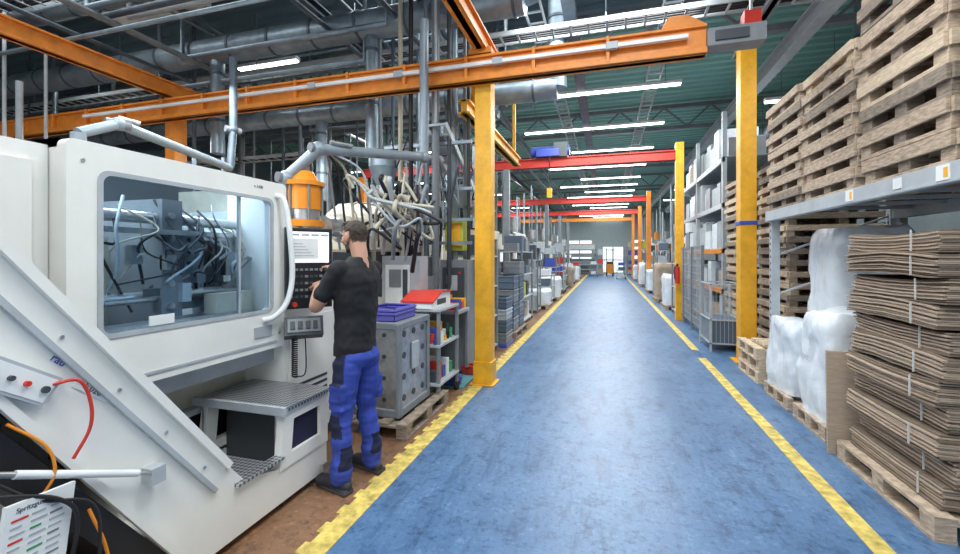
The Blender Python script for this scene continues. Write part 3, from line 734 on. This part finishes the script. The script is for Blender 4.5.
b.box(.0,.6,35,36.2,2.0,2.06,dgrey)
b.done()

# ---------------- right side ----------------
b=B('pallet_rack',.003)
for y in(1.2,5.72):
    for x in(1.84,2.95):
        b.box(x,x+.08,y-.04,y+.04,0,2.05,lgrey); b.box(x-.02,x+.1,y-.07,y+.07,0,.01,lgrey)
        z=.1
        while z<2.0: b.box(x-.002,x,y-.012,y+.012,z,z+.03,dgrey); z+=.075
    for k in range(4): b.bar((1.88,y,.2+.45*k),(2.99,y,.2+.45*(k+1)),.03,.02,lgrey)
for x in(1.80,2.96):
    b.box(x,x+.05,1.15,5.77,1.95,2.065,lgrey); b.box(x-.004,x,1.15,5.77,1.955,1.972,lgrey)
y=1.3
while y<5.7: b.box(1.84,2.96,y,y+.04,2.03,2.06,lgrey); y+=.45
for y in(2.95,3.9):
    b.box(1.792,1.799,y,y+.10,1.97,2.055,white); b.box(1.790,1.793,y+.01,y+.04,1.985,2.04,yellow)
b.box(1.793,1.80,3.35,3.43,1.98,2.05,white)
b.done()
def pstack(yc,n,z0,h,mats,w=.86,xc=2.42,lx=1.2,jit=.02,skirt=True):
    b=B('wooden_pallet_stack',.003)
    for k in range(n): pallet(b,xc+R(-jit,jit),yc+R(-jit,jit),z0+h*k,lx,w,random.choice(mats),h,skirt,R(-.018,.018))
    b.done()
pstack(3.42,11,2.066,.185,[wood,wood3,wood2,wood])
pstack(2.38,11,2.066,.185,[wood,wood3,wood2,wood])
pstack(4.36,7,2.066,.165,[wood,wood2,wood,wood3])
pstack(5.26,7,2.066,.165,[wood2,wood,wood])
pstack(6.95,19,0,.15,[wood,wood3,wood2,wood],w=1.1,xc=2.85)
pstack(8.3,19,0,.15,[wood,wood3,wood2,wood],w=1.2,xc=2.75)
b=B('wooden_pallet_stack',.003)
for k in range(3): pallet(b,2.15+R(-.02,.02),6.28,.144*k,.8,.8,wood3,.144,False)
for k in range(4): b.box(1.85,2.4,5.98+.12*k,6.06+.12*k,.433,.47,wood3)
b.done()
b=B('flattened_cardboard_stack',0)
pallet(b,2.28,3.42,0,1.15,1.02,wood,.14)
b.box(1.95,2.1,2.905,2.91,.03,.11,white)
z=.145; nb=11
for k in range(nb):
    ox=R(-.035,.045); oy=R(-.03,.03); n=12; th=.137/n; sg=(.012+.018*(k/nb))*(1 if k%2 else -.8); tl=R(-.03,.03)
    for s_ in range(n):
        sh=.012*s_*R(.2,.5)*(1 if k%3 else -1)*.3
        x0=1.76+ox+R(-.008,.008)+(.012 if s_%2 else 0)+sh; x1=2.74+ox; y0=2.95+oy+R(-.008,.008)+sh; y1=3.86+oy+R(-.008,.008)+sh
        ny=10;vs=[];fs=[]
        for i in range(ny+1):
            u=i/ny; y=y0+(y1-y0)*u
            w=sg*math.sin(math.pi*u)*(.4+.6*s_/n)+.007*noise.noise(Vector((k*3,u*5,s_*.3)))+tl*(u-.5)*(s_/n)*.6
            za=z+th*s_+w+.001; zb=za+th*.80
            vs+=[(x0,y,za),(x1,y,za),(x1,y,zb),(x0,y,zb)]
        for i in range(ny):
            o=4*i; fs+=[(o,o+4,o+5,o+1),(o+1,o+5,o+6,o+2),(o+2,o+6,o+7,o+3),(o+3,o+7,o+4,o)]
        fs+=[(0,1,2,3),(4*ny+3,4*ny+2,4*ny+1,4*ny)]
        b.add(vs,fs,card2 if s_ in(0,n-1) or (s_%4==1) else card)
    yy=3.14+R(-.01,.01)
    b.box(1.742+ox,1.75+ox,yy,yy+.005,z+.01,z+.135,strap)
    for xx in(2.0,): b.box(xx,xx+.006,2.925+oy,2.935+oy,z+.01,z+.135,strap)
    z+=.1425
b.done()
b=B('cardboard_sheet',.002)
b.M=Matrix.Translation((1.80,4.0,0))@Matrix.Rotation(-.03,4,'X')
b.box(-.13,.13,-.015,.0,0,.80,card); b.box(-.125,.135,.002,.014,0,.79,card2); b.box(-.12,.13,.016,.028,0,.8,card); b.done()
bb=wrapped('bulk_bag',1.76,2.55,4.22,4.82,1.05,film,.03,seed=3)
bb.text('spec.',.10,Matrix.Translation((1.725,4.62,.62))@Euler((math.pi/2,0,-math.pi/2)).to_matrix().to_4x4(),lgrey)
bb.done()
wrapped('bulk_bag',1.76,2.02,4.98,5.6,.88,film,.03,seed=8).done()
wrapped('wrapped_pallet_load',2.14,2.84,4.98,5.6,1.84,film,.025,seed=14).done()
wrapped('wrapped_pallet_load',3.45,4.5,2.6,4.2,1.7,white,.02,seed=24).done()
wrapped('wrapped_pallet_load',3.6,4.4,6.9,8.0,1.5,card,.02,seed=25).done()
b=B('safety_fence',0)
for y in(8.9,9.9,10.9,11.9): b.box(1.72,1.77,y-.025,y+.025,0,1.75,grey)
for z in(.15,1.72): b.box(1.735,1.755,8.9,11.9,z,z+.03,grey)
y=8.95
while y<11.9: b.box(1.742,1.748,y,y+.008,.15,1.72,lgrey); y+=.07
z=.3
while z<1.7: b.box(1.74,1.746,8.9,11.9,z,z+.008,lgrey); z+=.15
b.done()
b=B('wire_mesh_cage',0)
for x in(1.62,2.1):
    for y in(7.7,8.5): b.box(x,x+.03,y,y+.03,0,1.1,lgrey)
for z in(.12,.5,1.08): 
    b.box(1.62,1.65,7.7,8.53,z,z+.02,lgrey); b.box(2.1,2.13,7.7,8.53,z,z+.02,lgrey); b.box(1.62,2.13,7.7,7.72,z,z+.02,lgrey); b.box(1.62,2.13,8.5,8.52,z,z+.02,lgrey)
for k in range(12): b.box(1.63,1.636,7.72+.067*k,7.725+.067*k,.12,1.1,lgrey)
for k in range(8): b.box(1.65+.06*k,1.655+.06*k,7.705,7.712,.12,1.1,lgrey)
b.box(1.66,2.1,7.75,8.48,.14,.5,cratem)
b.done()
b=B('storage_rack',.004)
for y in(9.4,11.9,14.5):
    for x in(2.2,3.2): b.box(x,x+.08,y,y+.08,0,4.4,lgrey)
for z in(.1,.8,1.6,2.5,3.4):
    for x in(2.2,3.2): b.box(x,x+.05,9.4,14.58,z,z+.1,lens if z<2 else lgrey)
    b.box(2.22,3.22,9.4,14.58,z+.09,z+.11,grey)
    y=9.55
    while y<14.1:
        w=R(.3,.6); h=R(.3,.55) if z<1.5 else R(.4,.7); b.box(2.25+R(0,.1),3.0,y,y+w-.06,z+.111,z+.11+h,random.choice([lgrey,boxg,grey,cratem,card,boxg,film])); y+=w
b.done()
b=B('storage_rack',.004)
for y in(1,4.5,8.2):
    for x in(3.35,4.4): b.box(x,x+.08,y,y+.08,0,4.2,lgrey)
for z in(2.3,3.2):
    for x in(3.35,4.4): b.box(x,x+.05,1,8.28,z,z+.1,lgrey)
    b.box(3.37,4.42,1,8.28,z+.09,z+.11,grey)
    y=1.15
    while y<7.8:
        w=R(.5,.8); h=R(.45,.75); b.box(3.4,4.3,y,y+w-.06,z+.111,z+.11+h,random.choice([lgrey,boxg,white,film,card])); y+=w
b.done()
b=B('fire_extinguisher',.003)
b.cyl((1.62,11.0,.9),(1.62,11.0,1.3),.055,redp); b.cyl((1.62,11.0,1.3),(1.62,11.0,1.37),.025,black); b.curve([(1.62,11,1.35),(1.55,10.98,1.25),(1.56,10.98,1.0)],.012,black); b.box(1.59,1.65,11.0,11.22,1.1,1.14,grey)
b.done()

# ---------------- worker ----------------
wk=B('factory_worker',0)
f=Vector((-.972,.235,0)).normalized(); l=Vector((-f.y,f.x,0))
WM=Matrix(((f.x,l.x,0,-1.657),(f.y,l.y,0,2.587),(0,0,1,0),(0,0,0,1)))
def remesh(tmp,vox,m,disp=None,smooth=4):
    me=bpy.data.meshes.new('x'); me.from_pydata([tuple(v) for v in tmp.v],[],tmp.f); me.update()
    ob=bpy.data.objects.new('x',me); S.collection.objects.link(ob)
    w=ob.modifiers.new('w','WELD'); w.merge_threshold=.0002
    r=ob.modifiers.new('r','REMESH'); r.mode='VOXEL'; r.voxel_size=vox
    sm=ob.modifiers.new('s','SMOOTH'); sm.iterations=smooth; sm.factor=.5
    dg=bpy.context.evaluated_depsgraph_get(); e=ob.evaluated_get(dg).to_mesh()
    vs=[]
    for v in e.vertices:
        c=v.co.copy()
        if disp: c+=v.normal*disp(c)
        vs.append(c)
    wk.M=WM; wk.add(vs,[tuple(p.vertices) for p in e.polygons],m,True); wk.M=Matrix.Identity(4)
    bpy.data.objects.remove(ob)
def rings(t,lev,n=28):
    vs=[];fs=[]
    for z,ca,cb,ra,rb in lev:
        for k in range(n):
            a=2*math.pi*k/n; vs.append((ca+ra*math.cos(a),cb+rb*math.sin(a),z))
    for j in range(len(lev)-1):
        for k in range(n):
            k2=(k+1)%n; fs.append((j*n+k,j*n+k2,(j+1)*n+k2,(j+1)*n+k))
    fs.append(tuple(range(n))[::-1]); fs.append(tuple((len(lev)-1)*n+k for k in range(n)))
    t.add(vs,fs,skinm)
def limb(t,pts,rs,n=6):
    P=cat(pts,n); m=len(pts)-1; rr=[]
    for i in range(len(P)):
        u=i/n; k=min(int(u),m-1); q=u-k; rr.append(rs[k]*(1-q)+rs[k+1]*q)
    t.tube(P,rr,skinm,14)
    for p,r in((P[0],rr[0]),(P[-1],rr[-1])): t.ell(p,(r*.99,)*3,skinm,12,8)
LS,LE,LW=(-.01,.172,1.455),(.13,.225,1.215),(.335,.045,1.335)
RS,RE,RW=(-.01,-.172,1.455),(.13,-.25,1.225),(.335,-.125,1.435)
t=B('t',0)
rings(t,[(.88,-.0,0,.120,.170),(.95,.0,0,.122,.168),(1.05,.0,0,.116,.158),(1.15,.0,0,.119,.162),(1.27,-.005,0,.122,.176),(1.38,-.014,0,.118,.184),(1.44,-.020,0,.104,.178),(1.485,-.024,0,.086,.142),(1.52,-.026,0,.072,.096),(1.548,-.028,0,.064,.068)])
def mixp(a,b_,k): return tuple(a[i]*(1-k)+b_[i]*k for i in range(3))
for Sx,E in((LS,LE),(RS,RE)):
    limb(t,[mixp(Sx,(0,0,1.45),.25),Sx,mixp(Sx,E,.42),mixp(Sx,E,.66)],[.060,.059,.058,.060])
def shd(c):
    fold=noise.noise(Vector((c.x*5+c.z*6,c.y*5-c.z*5,c.z*9)))
    return .010*fold+.004*noise.noise(c*26)
remesh(t,.009,shirtm,shd)
t=B('t',0)
rings(t,[(.80,-.01,0,.106,.152),(.86,-.022,0,.117,.163),(.92,-.01,0,.112,.158),(.97,.0,0,.108,.152),(.985,.0,0,.104,.150)])
for s_ in(1,-1):
    ax=.0 if s_>0 else .015
    limb(t,[(-.01,s_*.082,.84),(.0,s_*.098,.66),(.012+ax,s_*.122,.47),(-.012+ax,s_*.138,.27),(-.02+ax,s_*.148,.09)],[.095,.087,.071,.068,.071])
    t.obox((-.01,s_*.177,.62),(.12,.03,.17),skinm)
def tm(c):
    if c.z>.955: return trousd
    if abs(c.y)>.135 and .70<c.z<.92 and -.06<c.x<.07: return trousd
    if c.x>.045 and .36<c.z<.56: return trousd
    if .16<c.z<.30 and c.x<-.055: return trousd
    if abs(c.y)>.172 and .36<c.z<.50: return trousd
    return trousm
def trd(c):
    k=1.6 if (c.z<.3 or .4<c.z<.6) else 1
    return k*(.009*noise.noise(Vector((c.x*6,c.y*6,c.z*17+3)))+.004*noise.noise(Vector((c.x*14,c.y*14,c.z*34))))
remesh(t,.008,tm,trd,3)
t=B('t',0); hz=1.69
t.ell((-.012,0,hz+.022),(.095,.074,.085),skinm,28,18)
t.ell((.020,0,hz-.010),(.072,.064,.085),skinm,24,16)
t.ell((.028,0,hz-.062),(.058,.050,.050),skinm,20,14)
t.ell((.062,0,hz-.090),(.026,.030,.021),skinm)
t.ell((.074,0,hz+.026),(.016,.048,.014),skinm)
t.ell((.035,0,hz+.092),(.045,.050,.022),skinm)
t.tube([(.080,0,hz+.018),(.098,0,hz-.016),(.110,0,hz-.036)],[.009,.011,.012],skinm,10); t.ell((.107,0,hz-.038),(.013,.015,.009),skinm)
t.ell((.086,0,hz-.060),(.010,.022,.006),skinm); t.ell((.084,0,hz-.071),(.010,.019,.007),skinm)
for s_ in(1,-1):
    t.ell((.062,s_*.040,hz-.022),(.022,.020,.022),skinm)
    t.ell((-.004,s_*.076,hz-.008),(.019,.010,.033),skinm,rot=(0,-.15,s_*.5)); t.ell((.0,s_*.071,hz-.034),(.010,.008,.011),skinm)
limb(t,[(-.035,0,1.44),(-.034,0,1.53),(-.022,0,1.64)],[.060,.055,.057])
def hm(c):
    x,y,z=c.x,c.y,c.z-hz
    n=.010*noise.noise(c*70)
    if abs(y)>.068 and -.05<z<.028 and -.032<x<.022: return skinm
    if z>.078+n and x<.085: return hairm
    if z>.045+n and x<.040+n: return hairm
    if z>.020+n and x<.015: return hairm
    if x<-.030 and z>-.005+n: return hairm
    if x<-.030 and z>-.050+n: return stub
    if -.02<z<.03 and x<.022 and abs(y)>.045: return stub
    lips=abs(y)<.021 and -.077<z<-.055
    if -.125<z<-.046 and x>.012 and not lips and z<-.046-.25*max(0,abs(y)-.02)+.3*max(0,abs(y)-.045): return hairm if abs(y)<.040 else stub
    if -.060<z<.0 and -.002<x<.020 and abs(y)>.048: return stub
    return skinm
o=WM; WM=WM@Matrix.Translation((-.02,0,1.58))@Matrix.Rotation(.14,4,'Y')@Matrix.Rotation(-.05,4,'Z')@Matrix.Translation((.02,0,-1.58))
remesh(t,.0036,hm,lambda c:(.002+.004*noise.noise(Vector((c.x*60,c.y*60,c.z*40))) if hm(c)==hairm and c.z>hz-.03 else 0),2)
wk.M=WM
for s_ in(1,-1):
    wk.ell((.083,s_*.031,hz+.004),(.007,.011,.006),white,12,8); wk.ell((.0885,s_*.031,hz+.004),(.003,.0045,.0045),black,8,6)
    wk.ell((.082,s_*.031,hz+.021),(.006,.014,.002),hairm,12,6)
wk.M=Matrix.Identity(4); WM=o
t=B('t',0)
def hand(W_,d,upv,side,curls):
    d=Vector(d).normalized(); up=Vector(upv); lat=d.cross(up).normalized(); up=lat.cross(d).normalized(); W_=Vector(W_)
    for k in(-1.2,-.4,.4,1.2):
        a=W_+d*.015+lat*k*.011; c=W_+d*.088+lat*k*.018
        t.tube([a,c],[.016,.013],skinm,10); t.ell(c,(.013,)*3,skinm,10,8); t.ell(a,(.016,)*3,skinm,10,8)
    Ls=[.066,.076,.072,.056]
    for i,k in enumerate((-1.5,-.5,.5,1.5)):
        kk=k*side; base=W_+d*.088+lat*kk*.0165; L=Ls[i]; c=curls[i]
        p=[base]; dd=d.copy()
        for seg,(fr,an) in enumerate(((.45,.4),(.32,.8),(.25,.6))):
            q=Matrix.Rotation(-c*an,3,lat); dd=(q@dd).normalized(); p.append(p[-1]+dd*L*fr+lat*kk*.003)
        t.tube(p,[.0092,.0085,.0078,.0066],skinm,8)
        for j,rj in zip(p,(.0092,.0085,.0078,.0068)): t.ell(j,(rj,)*3,skinm,8,6)
    b0=W_+d*.03-lat*side*.022; b1=b0+(d*.6-lat*side*.7-up*.2).normalized()*.036; b2=b1+(d*.9-lat*side*.25-up*.2).normalized()*.03; b3=b2+(d-up*.15).normalized()*.022
    t.tube([b0,b1,b2,b3],[.014,.011,.0095,.008],skinm,8)
    for j,rj in((b0,.014),(b1,.011),(b2,.0095),(b3,.008)): t.ell(j,(rj,)*3,skinm,8,6)
limb(t,[mixp(LS,LE,.5),LE,mixp(LE,LW,.35),LW],[.047,.042,.042,.026])
limb(t,[mixp(RS,RE,.5),RE,mixp(RE,RW,.35),RW],[.047,.042,.042,.026])
hand(LW,(.80,-.55,.15),(.2,.3,1),1,[.6,.7,.8,.9])
hand(RW,(.85,.10,.35),(-.3,0,1),-1,[.2,.8,1.1,1.2])
remesh(t,.0035,skinm,None,2)
t=B('t',0)
for s_ in(1,-1):
    ax=(0 if s_>0 else .015)-.02; y=s_*.15
    t.ell((ax+.0,y,.07),(.062,.046,.07),skinm); t.ell((ax+.09,y+.012*s_,.05),(.10,.045,.045),skinm); t.ell((ax+.15,y+.018*s_,.045),(.06,.05,.042),skinm)
    t.ell((ax-.03,y,.045),(.06,.042,.04),skinm)
    t.tube([(ax,y,.06),(ax,y,.15)],[.05,.052],skinm,14)
    t.box(ax-.085,ax+.19,y-.040+.008*s_,y+.040+.008*s_,.004,.03,skinm)
remesh(t,.006,lambda c: solem if c.z<.028 else shoem,None,3)
wk.done()

# ---------------- lights ----------------
def area(name,loc,sx,sy,e,rot=(0,0,0),col=(.93,.98,1)):
    L=bpy.data.lights.new(name,'AREA'); L.shape='RECTANGLE'; L.size=sx; L.size_y=sy; L.energy=e; L.color=col
    o=bpy.data.objects.new(name,L); o.location=loc; o.rotation_euler=rot; S.collection.objects.link(o)
for k,y in enumerate((-1,2.2,6.2)): area('ceiling_lamp',(0,y,4.95),2.4,1.2,150)
area('ceiling_lamp',(-3.0,1.2,4.2),2.0,1.2,110); area('ceiling_lamp',(-4,3.4,3.55),1.6,1.0,70); area('ceiling_lamp',(-4.2,6.2,3.4),1.5,.8,60)
area('ceiling_lamp',(-7.5,6,3.5),2,1.5,90)
area('ceiling_lamp',(-6.5,3,5.85),3,2,110)
area('ceiling_lamp',(-1.5,6.2,5.85),5,1.0,80)
for y in(10,14.5,19,24,29,35): area('ceiling_lamp',(0,y,4.9),3,1.2,210); area('ceiling_lamp',(-5,y,4.9),3,1.2,120)
area('ceiling_lamp',(3.2,4.5,4.6),1,3,60); area('ceiling_lamp',(3.3,10,4.6),1,3,60)
area('machine_interior_fill',(-3.0,2.1,2.2),.5,1.2,15)  # added fill light brightening the inside behind the window, no known fitting there
w=bpy.data.worlds.new('World'); S.world=w; w.use_nodes=True
w.node_tree.nodes['Background'].inputs[0].default_value=(.85,.93,1,1); w.node_tree.nodes['Background'].inputs[1].default_value=.85

cd=bpy.data.cameras.new('camera'); cd.sensor_width=36; cd.lens=16.0; cd.shift_y=-21/960; cd.clip_start=.05
co=bpy.data.objects.new('camera',cd); co.location=(0,0,1.55); co.rotation_euler=(math.pi/2,0,math.radians(16.44)); S.collection.objects.link(co); S.camera=co
